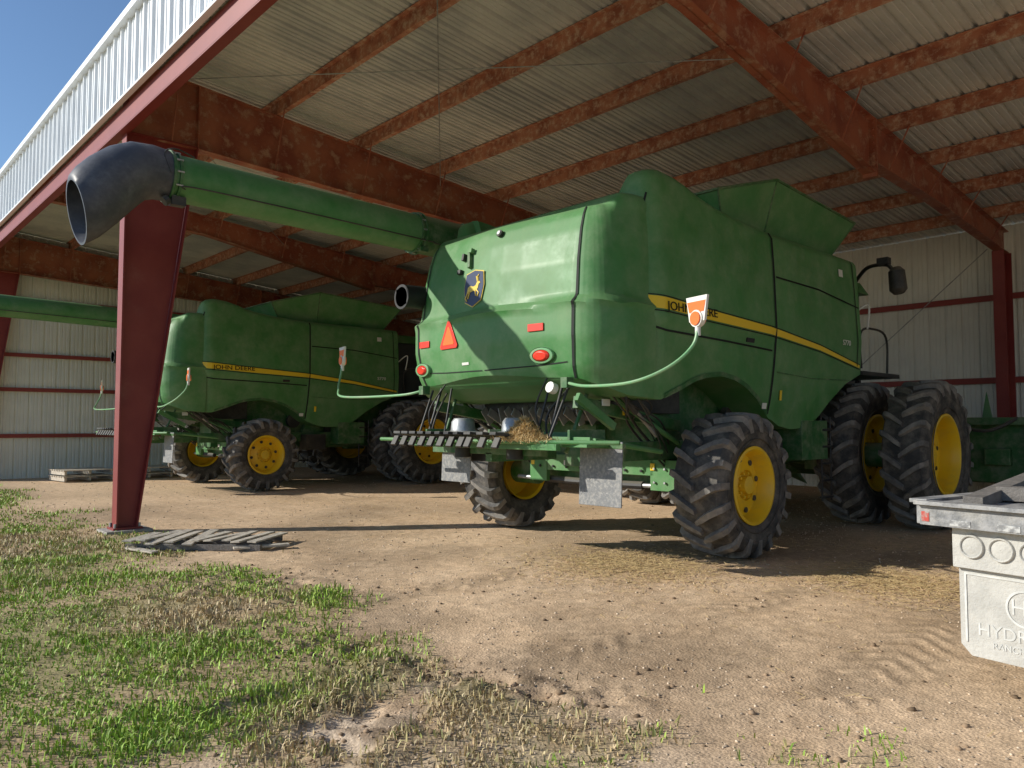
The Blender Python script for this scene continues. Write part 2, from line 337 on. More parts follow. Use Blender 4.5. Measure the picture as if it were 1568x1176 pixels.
for yi_,y in enumerate(FR):
    dep=depA if yi_ in (1,3,5) else depB
    xs_=[3.05,3.98,6,6.4,8,9,10.5,10.52,10.7,10.72,13,15,16.75]
    for a,b_ in zip(xs_[:-1],xs_[1:]):
        pts=[(a,rt(a)-dep(a)),(b_,rt(b_)-dep(b_)),(b_,rt(b_)-.012),(a,rt(a)-.012)]
        mb.poly(pts,.012,REDR,M=Matrix.Translation((0,y,0)))
        for f,g in ((lambda q:rt(q)-.012,.012),(lambda q:rt(q)-dep(q),.014)):
            if b_-a<.1: continue
            mb.poly([(a,f(a)),(b_,f(b_)),(b_,f(b_)+g),(a,f(a)+g)],.18,REDR,M=Matrix.Translation((0,y,0)))
    xsp=10.51 if dep is depA else 10.71
    D=dep(xsp-.02)
    mb.box((3.98,y,rt(3.98)-dep(3.98)/2),(.018,.22,dep(3.98)-.02),REDR)
    for x in (xsp-.012,xsp+.012): mb.box((x,y,rt(x)-D/2-.03),(.018,.2,D+.05),REDR)
    if y>0:
        for k_ in range(8):
            for sy in (-.06,.06): mb.cyl((xsp-.05,y+sy,rt(xsp)-.06-k_*(D-.1)/7),(xsp+.05,y+sy,rt(xsp)-.06-k_*(D-.1)/7),.014,REDR,n=6)
    for i in range(9):
        x=3.63+1.52*i; z=rt(x); mb.tube([(x,y+.35,z+.03),(x,y+.06,z-dep(x)+.03)],.012,REDR,5); mb.tube([(x,y-.35,z+.03),(x,y-.06,z-dep(x)+.03)],.012,REDR,5)
mb.obj('rafters',shed,smooth=0)
mb=MB()
for y in (FR[1],FR[3],FR[5]):
    T=Matrix.Translation((0,y,0))
    zt=5.3
    mb.poly([(3.06,.05),(3.28,.05),(3.96,zt),(3.06,zt)],.012,REDC,M=T)
    mb.poly([(3.035,.05),(3.055,.05),(3.055,6.1),(3.035,6.1)],.2,REDC,M=T)
    mb.poly([(3.28,.05),(3.30,.05),(3.985,zt),(3.965,zt)],.2,REDC,M=T)
    mb.poly([(3.06,zt),(3.97,zt),(3.97,zt+.016),(3.06,zt+.016)],.19,REDC,M=T)
    mb.box((3.17,y,.045),(.36,.28,.03),REDC)
    for sx in(-.15,.15): 
        for sy in (-.1,.1): mb.cyl((3.17+sx,y+sy,.05),(3.17+sx,y+sy,.11),.016,STEEL,n=6)
    mb.box((3.17,y,-.1),(.56,.46,.26),CONC)
mb.obj('front_columns',shed,smooth=0)
mb=MB()
for y in FR:
    z=rt(16.8)-.4
    mb.box((16.83,y,z/2),(.016,.2,z),REDC);mb.box((16.6,y,z/2),(.45,.012,z),REDC);mb.box((16.37,y,z/2),(.016,.2,z),REDC)
for x in (6.5,11.0,14.2):
    z=rt(x)-.1; yy=Y1-.28; mb.box((x,yy+.09,z/2),(.2,.012,z),REDC); mb.box((x,yy-.09,z/2),(.2,.012,z),REDC); mb.box((x,yy,z/2),(.012,.166,z),REDC)
mb.obj('wall_columns',shed,smooth=0)
mb=MB()
for z in (1.0,2.3,3.9): 
    mb.box((16.9,yc,z),(.07,yl,.012),REDG);mb.box((16.87,yc,z-.06),(.012,yl,.10),REDG)
for z in (1.15,2.35,3.25,4.7): 
    mb.box((10,Y1-.03,z),(13.9,.07,.012),REDG);mb.box((10,Y1-.065,z-.05),(13.9,.012,.09),REDG)
mb.tube([(16.3,4.5,4.7),(16.3,9.5,.4)],.01,STEEL,5); mb.tube([(16.3,10.6,4.8),(16.3,5,.4)],.01,STEEL,5)
for a,b_ in ((4.45,10.8),(11.0,16.9)):
    mb.tube([(3.3,a,6.1),(8.2,b_,5.65)],.008,STEEL,5); mb.tube([(8.2,a,5.7),(3.4,b_,6.08)],.008,STEEL,5)
mb.obj('girts_and_bracing',shed,smooth=0)
mb=MB()
ribbed(mb,(X1-.05,Y0,0),(0,1,0),(0,0,1),(1,0,0),Y1-Y0,lambda u:(-.05,deck(X1)-.01),WALLM)
ribbed(mb,(3.1,Y1+.02,0),(1,0,0),(0,0,1),(0,1,0),X1-3.1,lambda u:(-.05,deck(3.1+u)-.01),WALLM)
mb.obj('wall_sheeting',shed,smooth=0)
# ------------------------------------------------------------------ combine
CO=(7.3,6.2,0)
CY=6.2
class Curtain:
    def __init__(s,half,inset,zb,zt):
        pts=[(x,CY-o) for x,o in half]+[(x,CY+o) for x,o in half[::-1][1:]]
        s.p=np.array(pts,float); 
        seg=np.hypot(*np.diff(s.p,axis=0).T); s.c=np.concatenate([[0],np.cumsum(seg)]); s.L=s.c[-1]
        s.inset,s.zb,s.zt=inset,zb,zt
    def xy(s,t): return np.array([np.interp(t,s.c,s.p[:,0]),np.interp(t,s.c,s.p[:,1])])
    def nrm(s,t):
        e=.12; a=s.xy(max(t-e,0)); b=s.xy(min(t+e,s.L)); d=b-a; d/=np.hypot(*d)+1e-9; n=np.array([-d[1],d[0]])
        c=s.xy(t)-np.array([8.,CY]); 
        return n if n@c>0 else -n
    def P(s,t,z):
        p=s.xy(t); n=s.nrm(t); q=p-n*s.inset(p[0],z,s.zt(p[0],abs(p[1]-CY)),abs(p[1]-CY)); return Vector((q[0],q[1],z))
    def frame(s,t,z,eps=0):
        o=s.P(t,z); dz=(s.P(t,z+.03)-s.P(t,z-.03)).normalized(); dt=(s.P(min(t+.05,s.L),z)-s.P(max(t-.05,0),z)).normalized()
        n=s.nrm(t); n3=dt.cross(dz).normalized()
        if n3.dot(Vector((n[0],n[1],0)))<0: n3=-n3
        u=dz; r=u.cross(n3).normalized()
        M=Matrix((r,u,n3)).transposed().to_4x4(); M.translation=o+n3*eps; return M
    def t_y(s,y):
        k=[i for i in range(len(s.p)-1) if (s.p[i][1]-y)*(s.p[i+1][1]-y)<=0 and s.p[i][1]!=s.p[i+1][1]][0]
        f=(y-s.p[k][1])/(s.p[k+1][1]-s.p[k][1]); return s.c[k]+f*(s.c[k+1]-s.c[k])
    def t_x(s,x,left=False):
        t=np.interp(-x,-s.p[:len(s.p)//2,0],s.c[:len(s.p)//2]); return s.L-t if left else t
    def build(s,mb,m,ns=90,nt=34,valley=None):
        ts=np.unique(np.concatenate([np.linspace(0,s.L,ns),s.c])); ts=np.unique(np.concatenate([ts,s.L-ts])).round(5); ts=np.unique(ts)
        vs=[];fs=[];n=len(ts)
        tt=np.linspace(0,1,nt+1); tt=1-(1-tt)**1.25
        for t in ts:
            x,y_=s.xy(t); yo=abs(y_-CY); a,b_=s.zb(x,yo),s.zt(x,yo)
            for q in tt: vs.append(s.P(t,a+(b_-a)*q))
        k=nt+1
        for i in range(n-1):
            for j in range(nt): fs.append((i*k+j,(i+1)*k+j,(i+1)*k+j+1,i*k+j+1))
        if valley is not None:
            base=len(vs)
            for i in range(n):
                p=vs[i*k+nt]; sg=1 if p.y>CY else -1; yo=abs(p.y-CY)
                for dy_,zz in ((.10,p.z+.005),(.24,min(p.z,valley))):
                    vs.append(Vector((p.x+(.0),CY+sg*max(yo-dy_,0),zz)))
            for i in range(n-1):
                a,b_=i*k+nt,(i+1)*k+nt; c,d=base+2*i,base+2*(i+1)
                fs.append((a,b_,d,c)); fs.append((c,d,d+1,c+1))
            for i in range(n//2):
                a,b_,c,d=base+2*i+1,base+2*(i+1)+1,base+2*(n-2-i)+1,base+2*(n-1-i)+1
                fs.append((a,b_,c,d) if b_!=c else (a,b_,d))
        for i in range(n//2):
            if valley is None:
                a,b_,c,d=i*k+nt,(i+1)*k+nt,(n-2-i)*k+nt,(n-1-i)*k+nt
                fs.append((a,b_,c,d) if b_!=c else (a,b_,d))
            a,b_,c,d=i*k,(i+1)*k,(n-2-i)*k,(n-1-i)*k
            fs.append((a,b_,c,d) if b_!=c else (a,b_,d))
        mb.add(vs,fs,m)
    def strip(s,mb,path,w,m,eps=.004,n=24,w2=None,both=True):
        for mir in ((0,1) if both else (0,)):
            seg=[0]
            for a,b_ in zip(path[:-1],path[1:]): seg.append(seg[-1]+math.hypot(b_[0]-a[0],b_[1]-a[1]))
            u=np.linspace(0,seg[-1],n); T=np.interp(u,seg,[q[0] for q in path]); Z_=np.interp(u,seg,[q[1] for q in path])
            vs=[];fs=[]
            for i in range(n):
                a=max(i-1,0);b_=min(i+1,n-1); dx,dz=T[b_]-T[a],Z_[b_]-Z_[a]; l=math.hypot(dx,dz); px,pz=-dz/l,dx/l
                W=w if w2 is None else w+(w2-w)*i/(n-1)
                for sg in (-.5,.5):
                    t=T[i]+px*W*sg; t=(s.L-t) if mir else t; t=min(max(t,0),s.L); z=Z_[i]+pz*W*sg
                    nn=s.nrm(t); q=s.P(t,z); vs.append(q+Vector((nn[0],nn[1],.15))*eps)
                if i: fs.append((2*i-2,2*i-1,2*i+1,2*i))
            mb.add(vs,fs,m)
def roll(z,zt,r): 
    d=zt-z
    if d>=r: return 0
    q=(r-d)/r; return r*(1-math.sqrt(max(0,1-min(q,1)**2)))
half=[(6.16,1.6)]
for i in range(13):
    th_=i/12*math.pi/2; c_,s_=math.cos(th_),math.sin(th_); e=.75
    half.append((5.95-.62*s_**e, 1.6-.55*(1-c_**e)))
half+=[(5.31,.8),(5.275,.5),(5.25,.2),(5.245,0)]
def hin(x,z,zt,yo):
    w=float(np.interp(x,[5.4,6.0],[1,.25]))
    a=float(np.interp(z,[1.6,1.8,1.95,2.25,2.57,2.7,3.0,3.3,3.5],[.14,.12,.05,0,.0,.02,.05,.11,.18]))*w
    a+=.055*float(sst(2.575,2.645,z))*float(np.interp(x,[5.6,6.0],[1,.55])) - .02*float(sst(2.52,2.57,z)*sst(2.60,2.57,z))
    return a+roll(z,zt,.12)*(.9 if w>.6 else .6)
hzt=lambda x,yo: 3.57+.12*float(sst(5.62,5.85,x))
hzb=lambda x,yo: float(np.interp(x,[5.24,5.4,5.8,6.2],[1.92,1.80,1.68,1.65]))
HOOD=Curtain(half,hin,hzb,hzt)
half=[(10.85,1.58),(8.45,1.6),(7.2,1.6),(6.3,1.6)]+[(6.3-.26*math.sin(a),1.6-.26*(1-math.cos(a))) for a in np.linspace(.2,1.57,9)]+[(6.035,1.25),(6.03,1.1),(6.02,.9),(6.02,.5),(6.01,0)]
hump=lambda x: float(np.interp(x,[5.9,6.1,6.35,6.6,6.8,7.0,7.3,7.7,8.2,8.45,10.85],[3.95,4.0,4.02,4.00,3.95,3.88,3.82,3.77,3.74,3.73,3.72]))
def tzt(x,yo):
    h=hump(x)
    return h if x>6.29 else 3.60+(h-3.60)*float(sst(1.05,1.36,yo))
tzb=lambda x,yo: float(np.interp(x,[5.9,6.3,6.55,6.8,7.06,7.35,7.65,7.9,8.15,8.45,8.7,9.0,9.42,9.7,9.96,10.4,10.85],[1.66,1.65,1.73,1.84,1.90,1.93,1.89,1.81,1.68,1.47,1.38,1.34,1.36,1.5,1.70,1.95,2.1]))
def tin(x,z,zt,yo):
    a=float(np.interp(z,[1.3,1.7,2.1,2.55,3.2,3.8,4],[.12,.05,0.01,-.02,.01,.05,.08]))
    pan=float(sst(8.40,8.5,x))*-.02 - .03*float(sst(2.36,2.44,z))*float(sst(8.45,8.35,x))*float(sst(6.0,6.1,x))
    return a+pan+roll(z,zt,.12)
TANK=Curtain(half,tin,tzb,tzt)
def build_combine():
    parts=[]
    mb=MB(); HOOD.build(mb,GREEN,110,48); TANK.build(mb,GREEN,200,48,valley=3.62)
    parts.append(mb.obj('body_shell',off=CO,smooth=32))
    mb=MB()
    tx=TANK.t_x
    st=[(tx(6.07),2.62),(tx(7.0),2.56),(tx(8.45),2.49),(tx(9.6),2.38),(tx(10.8),2.20)]
    TANK.strip(mb,st[:],.125,YSTR,.008,60,w2=.04)
    TANK.strip(mb,[(a,b_-.085+.012*i) for i,(a,b_) in enumerate(st)],.012,SEAM,.010,60)
    TANK.strip(mb,[(a,b_+.075-.012*i) for i,(a,b_) in enumerate(st)],.010,SEAM,.010,60)
    TANK.strip(mb,[(tx(8.47),3.70),(tx(8.45),2.4),(tx(8.43),1.9),(tx(8.40),1.52)],.028,SEAM,.012,30)
    TANK.strip(mb,[(tx(6.12),3.72),(tx(6.05),3.2),(tx(6.04),2.42),(tx(6.3),2.34),(tx(7.4),2.31),(tx(8.4),2.27)],.022,SEAM,.010,60)
    TANK.strip(mb,[(tx(8.5),3.16),(tx(9.6),3.14),(tx(10.8),3.02)],.022,SEAM,.009)
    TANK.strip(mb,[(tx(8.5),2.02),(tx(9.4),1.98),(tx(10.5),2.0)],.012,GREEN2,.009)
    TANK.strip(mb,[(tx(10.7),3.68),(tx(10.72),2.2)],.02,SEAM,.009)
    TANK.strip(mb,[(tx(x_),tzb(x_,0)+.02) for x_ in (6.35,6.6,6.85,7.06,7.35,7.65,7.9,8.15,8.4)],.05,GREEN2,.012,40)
    tc_=HOOD.t_y(CY-1.24)
    HOOD.strip(mb,[(tc_,3.55),(tc_-.01,2.68),(tc_+.0,2.2),(tc_+.03,1.84)],.030,SEAM,.009,60)
    HOOD.strip(mb,[(HOOD.t_y(CY-1.15),2.0),(HOOD.t_y(CY-.7),1.98),(HOOD.t_y(CY-.02),1.97)],.012,SEAM,.006,30)
    for side in (0,1):
        for txt,sz,x_,z_,m_ in (('JOHN DEERE',.125,6.72,2.578,SEAM),('S770',.10,10.35,2.50,WHT)):
            M=TANK.frame(TANK.t_x(x_,bool(side)),z_,.014)
            text_mesh(mb,txt,sz,m_,M@Matrix.Scale(1.25,4,(1,0,0)))
        for x_,z_,w_,h_,m_ in ((8.3,1.62,.10,.07,WHT),(10.3,3.45,.12,.10,WHT),(8.62,1.75,.05,.12,YSTR)):
            M=TANK.frame(TANK.t_x(x_,bool(side)),z_,.014); mb.box((0,0,0),(w_,h_,.003),m_,M)
        M=TANK.frame(TANK.t_x(7.9,bool(side)),2.36,.006); mb.box((0,0,0),(.16,.05,.02),BLK,M)
    parts.append(mb.obj('panel_trim_and_lettering',off=CO,smooth=0))
    mb=MB()
    F_=lambda y,z,e=0: HOOD.frame(HOOD.t_y(y),z,e)
    M=F_(6.78,2.36,.008)
    def tri(r,h,m_):
        a=[(r*math.cos(q),r*math.sin(q)) for q in (math.pi/2,math.pi*7/6,math.pi*11/6)]
        pts=[]
        for i in range(3):
            p=Vector(a[i]);q=Vector(a[(i+1)%3]); d=(q-p).normalized(); pts+= [p+d*r*.16,q-d*r*.16]
        vs=[(p[0],p[1],0) for p in pts]+[(p[0],p[1],h) for p in pts]
        mb.add(vs,[tuple(range(6,12))]+[(i,(i+1)%6,6+(i+1)%6,6+i) for i in range(6)],m_,M)
    tri(.235,.006,RED); tri(.15,.010,ORG)
    M=F_(6.42,2.88,.006)
    sh=[(-.15,.17),(0,.2),(.15,.17),(.175,.02),(.14,-.14),(0,-.2),(-.14,-.14),(-.175,.02)]
    for k_,(sc_,m_) in enumerate(((1.06,GOLD),(1.0,NAVY))):
        vs=[(a*sc_,b_*sc_,.004+.005*k_) for a,b_ in sh]; mb.add(vs,[tuple(range(8))],m_,M)
    body=[(-.115,-.035),(-.10,.02),(-.06,.035),(0,.02),(.04,.03),(.065,.075),(.10,.07),(.125,.05),(.095,.04),(.085,.0),(.06,-.035),(0,-.03),(-.05,-.04),(-.085,-.05)]
    mb.add([(a,b_,.014) for a,b_ in body],[tuple(range(len(body)))],GOLD,M)
    for a,b_,c,d in ((.07,.07,.045,.13),(.055,.11,.09,.145),(.085,.07,.075,.115),(-.09,-.03,-.13,-.10),(-.13,-.10,-.10,-.135),(-.06,-.03,-.085,-.11),(.06,-.02,.11,-.06),(.11,-.06,.085,-.10),(.04,-.02,.06,-.09)):
        mb.tube([(a,b_,.014),(c,d,.014)],.009,GOLD,4,M=M)
    for y_,z_ in ((5.42,2.36),(7.30,2.33)):
        M=F_(y_,z_,.01); mb.box((0,0,0),(.20,.075,.012),RED,M)
    for y_,z_ in ((5.36,2.08),(7.38,2.04)):
        M=F_(y_,z_,0)@Matrix.Scale(1.9,4,(1,0,0))@Matrix.Rotation(math.pi/2,4,'X')
        mb.rev([(0,-.05),(.04,-.05),(.055,-.03),(.06,.02)],RED,M,24); mb.rev([(0,.05),(.04,.05),(.055,.03),(.06,-.02)],RED,M,24)
        mb.rev([(.06,.03),(.078,.028),(.085,-.02)],GREENL,M,24); mb.rev([(.06,-.03),(.078,-.028),(.085,.02)],GREENL,M,24)
    M=F_(6.1,3.44,.0); mb.cyl((0,0,-.02),(0,0,.04),.04,BLK,M=M); mb.cyl((0,0,.04),(0,0,.05),.026,STEEL,M=M)
    M=F_(6.62,3.22,0); mb.box((-.07,.05,.02),(.04,.08,.05),BLK,M);mb.box((.06,.0,.02),(.045,.20,.05),GREEN2,M,R=Matrix.Rotation(.25,4,'Z'));mb.box((.075,.1,.03),(.05,.05,.05),GREEN,M);mb.box((-.10,-.12,.02),(.06,.05,.05),BLK,M)
    M=F_(6.6,2.06,.004); mb.box((.1,0,0),(.13,.03,.006),WHT,M)
    mb.tube([(5.9,7.52,2.93),(5.32,7.58,2.93),(5.22,7.60,2.92)],[.14,.14,.145],BLK2,28,False)
    mb.tube([(5.22,7.60,2.92),(5.195,7.60,2.92),(5.195,7.60,2.92),(5.22,7.60,2.92),(5.4,7.60,2.92)],[.150,.150,.122,.115,.10],BLK2,28,False)
    mb.tube([(5.4,7.6,2.92),(5.41,7.6,2.92)],[.105,.001],SEAM,24,False)
    parts.append(mb.obj('rear_lamps_and_emblem',off=CO,bevel=.003))
    mb=MB()
    for sg in (-1,1):
        out=2.55 if sg<0 else 3.2
        zl=2.36; yb=CY+sg*1.15; ye=CY+sg*out
        mb.hose([(5.35,yb,1.80),(5.25,CY+sg*1.5,1.75),(5.2,CY+sg*(out-.5),1.76),(5.3,CY+sg*(out-.18),1.88),(5.42,ye-sg*.02,2.06),(5.46,ye,zl-.12)],.015,GREENL,8)
        mb.box((5.36,yb,1.80),(.10,.08,.10),GREEN2)
        T=Matrix.Translation((5.46,ye,zl))@Matrix.Rotation(math.radians(-14),4,'Z')@Matrix.Rotation(math.pi/2,4,'Z')@Matrix.Scale(1.2,4)
        mb.poly([(-.105,.09),(.105,.09),(.075,-.085),(-.075,-.085)],.02,WHT,M=T)
        mb.poly([(-.092,.055),(.092,.055),(.072,-.02),(-.072,-.02)],.026,ORG,M=T)
        mb.cyl((0,-.035,-.065),(0,.03,-.065),.048,ORG,M=T,n=20); mb.cyl((0,-.02,-.065),(0,.02,-.065),.060,WHT,M=T,n=20)
        mb.cyl((5.46,ye,zl-.22),(5.46,ye,zl-.12),.024,WHT)
    parts.append(mb.obj('warning_lamp_arms',off=CO))
    mb=MB()
    lo=[(7.95,CY-1.25,3.62),(8.8,CY-1.25,3.62),(10.5,CY-1.25,3.62),(10.5,CY+1.25,3.62),(8.8,CY+1.25,3.62),(7.95,CY+1.25,3.62)]
    up=[(7.62,CY-1.40,4.10),(8.75,CY-1.52,4.42),(11.0,CY-1.50,4.28),(11.0,CY+1.50,4.28),(8.75,CY+1.52,4.42),(7.62,CY+1.40,4.10)]
    mb.add(lo+up,[(i,(i+1)%6,6+(i+1)%6,6+i) for i in range(6)],GREEN)
    for i in range(6): mb.tube([up[i],up[(i+1)%6]],.018,GREEN2,6); mb.tube([lo[i],up[i]],.014,GREEN2,6)
    o=mb.obj('grain_tank_extension',off=CO,smooth=0); sm=o.modifiers.new('s','SOLIDIFY'); sm.thickness=.01; parts.append(o)
    # auger
    mb=MB()
    AY=8.08
    mb.tube([(7.3,AY-.15,3.3),(7.15,AY-.04,3.65),(6.85,AY,3.83),(6.5,AY,3.85)],.235,GREEN,28)
    mb.tube([(6.5,AY,3.85),(5.72,AY,3.865)],.25,GREEN2,28)
    mb.tube([(5.72,AY,3.865),(2.62,AY,3.93)],.238,GREEN,32)
    for x_,r_ in ((6.5,.275),(5.76,.275),(5.70,.262),(2.72,.262),(2.66,.27)): mb.tube([(x_,AY,3.93-(x_-2.62)*.021),(x_-.025,AY,3.93-(x_-2.62)*.021)],r_,GREEN2,32)
    for a in range(12):
        q=a*math.pi/6
        for x_ in (5.73,2.69): mb.cyl((x_+.04,AY+math.cos(q)*.255,3.865+(.063 if x_<3 else 0)+math.sin(q)*.255),(x_-.05,AY+math.cos(q)*.255,3.865+(.063 if x_<3 else 0)+math.sin(q)*.255),.011,STEEL,n=6)
    mb.box((2.72,AY-.1,3.66),(.14,.1,.09),BLK); mb.cyl((2.62,AY-.12,3.66),(2.58,AY-.12,3.63),.05,BLK)
    mb.box((5.75,AY-.14,3.63),(.12,.1,.06),GREEN2)
    mb.hose([(6.4,AY-.2,3.7),(5.9,AY-.23,3.72),(5.6,AY-.235,3.74),(3,AY-.235,3.8),(2.75,AY-.22,3.76)],.008,BLK,5)
    mb.hose([(2.9,AY-.05,4.17),(2.7,AY-.1,4.20),(2.55,AY-.2,4.1),(2.6,AY-.27,3.9)],.008,BLK,5)
    vs=[];fs=[];rings=[(2.66,3.93,0,.255),(2.5,3.94,.10,.27),(2.36,3.92,.30,.285),(2.24,3.85,.55,.295),(2.12,3.74,.72,.30),(2.0,3.60,.66,.305),(1.9,3.48,.45,.31),(1.83,3.41,.22,.315)]
    for inner in (0,1):
        seq=rings if not inner else rings[::-1][:6]
        for x_,z_,tl,r_ in seq:
            r_-=.022*inner
            for j in range(32):
                q=j*2*math.pi/32; u=math.cos(q)*r_; w=math.sin(q)*r_*(.88 if x_<2.3 else .95)
                vs.append((x_-u*math.sin(tl),AY+w,z_+u*math.cos(tl)))
    nr=len(vs)//32
    for i in range(nr-1):
        for j in range(32): fs.append((i*32+j,i*32+(j+1)%32,(i+1)*32+(j+1)%32,(i+1)*32+j))
    mb.add(vs,fs,RUBBLK)
    parts.append(mb.obj('unloading_auger',off=CO,smooth=40))
    def wheel(name,R,W,rr,cx_,cy_,sg,dish,nl):
        mb=MB(); T=Matrix.Translation((cx_,cy_,R))@(Matrix.Rotation(math.pi,4,'Z') if sg>0 else Matrix.Identity(4))
        w=W/2; Rt=R-.058
        prof=[(rr,-w*.72),(rr+.03,-w*.85),(rr+.12,-w*.98),((rr+Rt)/2+.05,-w*1.02),(Rt-.07,-w*.96),(Rt-.02,-w*.84),(Rt,-w*.5),(Rt+.006,0),(Rt,w*.5),(Rt-.02,w*.84),(Rt-.07,w*.96),((rr+Rt)/2+.05,w*1.02),(rr+.12,w*.98),(rr+.03,w*.85),(rr,w*.72)]
        mb.rev(prof,TIRE,T,64)
        for i in range(nl):
            for s_ in (-1,1):
                a0=2*math.pi*(i+(.5 if s_>0 else 0))/nl
                vs=[];fs=[]; cr=[(-.03,0),(.25,.35),(.55,.75),(.85,1.05),(1.0,1.15),(1.03,1.17)]
                for k_,(yy,sh_) in enumerate(cr):
                    y_=s_*yy*w*1.02; ang=a0-sh_*.16*(1.0 if R>.9 else 1.15)
                    ro=[R,R,R-.004,R-.018,R-.06,R-.15][k_]; ri=[Rt-.02,Rt-.02,Rt-.03,Rt-.05,Rt-.10,Rt-.15][k_]
                    hw=(.034 if k_>0 else .024)/R; hb=hw*1.4
                    for (aa,rad) in ((ang-hb,ri),(ang-hw,ro),(ang+hw,ro),(ang+hb,ri)): vs.append((rad*math.cos(aa),y_,rad*math.sin(aa)))
                for k_ in range(5):
                    for j in range(3): fs.append((k_*4+j,k_*4+j+1,k_*4+5+j,k_*4+4+j))
                fs.append((0,1,2,3)); fs.append((20,23,22,21))
                mb.add(vs,fs,LUG,T)
        for rr_ in (rr+.10,(rr+Rt)/2+.03): mb.rev([(rr_-.006,-w*1.0),(rr_,-w*1.035),(rr_+.006,-w*1.0)],TIRE,T,64)
        o=-w
        mb.rev([(rr+.02,o*.80),(rr+.025,o*.90),(rr-.005,o*.92),(rr-.03,o*.80),(rr-.05,o*.45),(rr-.06,o*dish-.0),(rr*.55,o*dish-.03),(rr*.42,o*dish-.06),(rr*.40,o*dish-.02),(rr*.26,o*dish-.03),(rr*.24,o*dish-.10),(0.001,o*dish-.11)],YEL,T,48)
        mb.rev([(rr+.0,w*.9),(rr-.03,w*.8),(rr-.05,0),(rr*.5,o*dish+.03),(0.001,o*dish+.03)],YEL,T,40)
        for i in range(10):
            q=i*math.pi/5; p=(rr*.33*math.cos(q),o*dish-.03,rr*.33*math.sin(q)); mb.cyl(p,(p[0],p[1]-.04,p[2]),.016,YEL,n=6,M=T)
        for i in range(8):
            q=i*math.pi/4+.2; mb.cyl((rr*.7*math.cos(q),o*dish-.015,rr*.7*math.sin(q)),(rr*.7*math.cos(q),o*dish-.03,rr*.7*math.sin(q)),.03,BLK,n=12,M=T)
        return mb.obj(name,off=CO,smooth=30)
    parts.append(wheel('rear_wheel_right',.765,.60,.385,7.3,CY-1.72,-1,.35,19))
    parts.append(wheel('rear_wheel_left',.765,.60,.385,7.3,CY+1.72,1,.35,19))
    for sg,nm in ((-1,'right'),(1,'left')):
        parts.append(wheel('front_inner_wheel_'+nm,1.0,.54,.52,11.2,CY+sg*1.44,sg,.2,22))
        parts.append(wheel('front_outer_wheel_'+nm,1.0,.54,.52,11.2,CY+sg*2.32,sg,-.1,22))
    # chassis
    mb=MB()
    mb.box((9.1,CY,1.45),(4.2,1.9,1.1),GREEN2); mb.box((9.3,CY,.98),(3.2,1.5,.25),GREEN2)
    mb.box((6.75,CY,1.72),(1.0,2.2,.4),BLK)
    for sg in (-1,1):
        mb.box((8.6,CY+sg*1.1,1.12),(4.8,.1,.2),GREEN2); mb.box((6.35,CY+sg*1.12,1.5),(1.7,.07,.12),GREEN2,R=Matrix.Rotation(.14,4,'Y'))
        mb.tube([(5.6,CY+sg*1.2,1.85),(6.3,CY+sg*1.25,1.5),(7.0,CY+sg*1.25,1.2)],.03,GREEN,8)
        mb.tube([(5.9,CY+sg*1.32,1.75),(6.55,CY+sg*1.3,1.28)],.022,STEEL,8); mb.tube([(5.7,CY+sg*1.34,1.9),(6.2,CY+sg*1.31,1.52)],.035,BLK,8)
        for k_ in range(9):
            j=random.uniform
            mb.hose([(5.6+j(0,.4),CY+sg*j(1.2,1.45),1.85),(5.9+j(0,.4),CY+sg*j(1.2,1.45),1.6+j(-.1,.1)),(6.3+j(0,.4),CY+sg*j(1.1,1.35),1.35+j(-.15,.1)),(6.9+j(0,.2),CY+sg*1.1,1.0+j(-.1,.1))],j(.008,.014),BLK,6)
        mb.box((7.3,CY+sg*1.25,.95),(.35,.22,.55),GREEN2)
        mb.cyl((7.3,CY+sg*1.2,.765),(7.3,CY+sg*1.6,.765),.16,GREEN2)
        mb.cyl((11.15,CY+sg*.5,.975),(11.15,CY+sg*2.05,.975),.17,GREEN2); mb.box((11.1,CY+sg*.9,1.15),(.5,.3,.8),GREEN2)
        mb.box((9.6,CY+sg*1.35,1.2),(.7,.35,.5),GREEN2); mb.box((8.75,CY+sg*1.25,1.0),(.5,.3,.35),BLK)
        for k_ in range(5): mb.box((9.95,CY+sg*1.5,.45+.22*k_),(.28,.06,.03),BLK)
        mb.tube([(9.82,CY+sg*1.5,1.5),(9.82,CY+sg*1.5,.4)],.015,BLK);mb.tube([(10.08,CY+sg*1.5,1.5),(10.08,CY+sg*1.5,.4)],.015,BLK)
        mb.tube([(7.05,CY+sg*.2,.70),(7.02,CY+sg*1.3,.72)],.028,STEEL,8); mb.tube([(7.05,CY+sg*.15,.70),(7.04,CY+sg*.75,.71)],.045,BLK,10)
        mb.box((6.94,CY+sg*.35,.93),(.01,.10,.06),WHT); mb.box((6.94,CY+sg*.95,.93),(.01,.06,.08),YSTR)
        mb.box((5.9,CY+sg*1.17,1.62),(.12,.012,.07),WHT); mb.box((6.2,CY+sg*1.16,1.54),(.05,.012,.09),YSTR)
    for k_ in range(7):
        mb.cyl((7.9+.45*k_,CY-1.02,1.35+.15*math.sin(k_*2)),(7.9+.45*k_,CY-1.10,1.35+.15*math.sin(k_*2)),.10+.06*(k_%3),BLK if k_%2 else GREEN2,n=20)
    mb.box((7.3,CY,.80),(.26,2.7,.24),GREEN2); mb.box((7.05,CY,.93),(.20,1.9,.20),GREEN)
    for k_ in range(8): mb.cyl((6.94,CY-.8+.23*k_,.88),(6.92,CY-.8+.23*k_,.88),.018,BLK,n=8)
    mb.box((6.98,CY-1.12,.84),(.06,.42,.34),GREEN); mb.box((6.97,CY+.85,.82),(.06,.3,.26),GREEN)
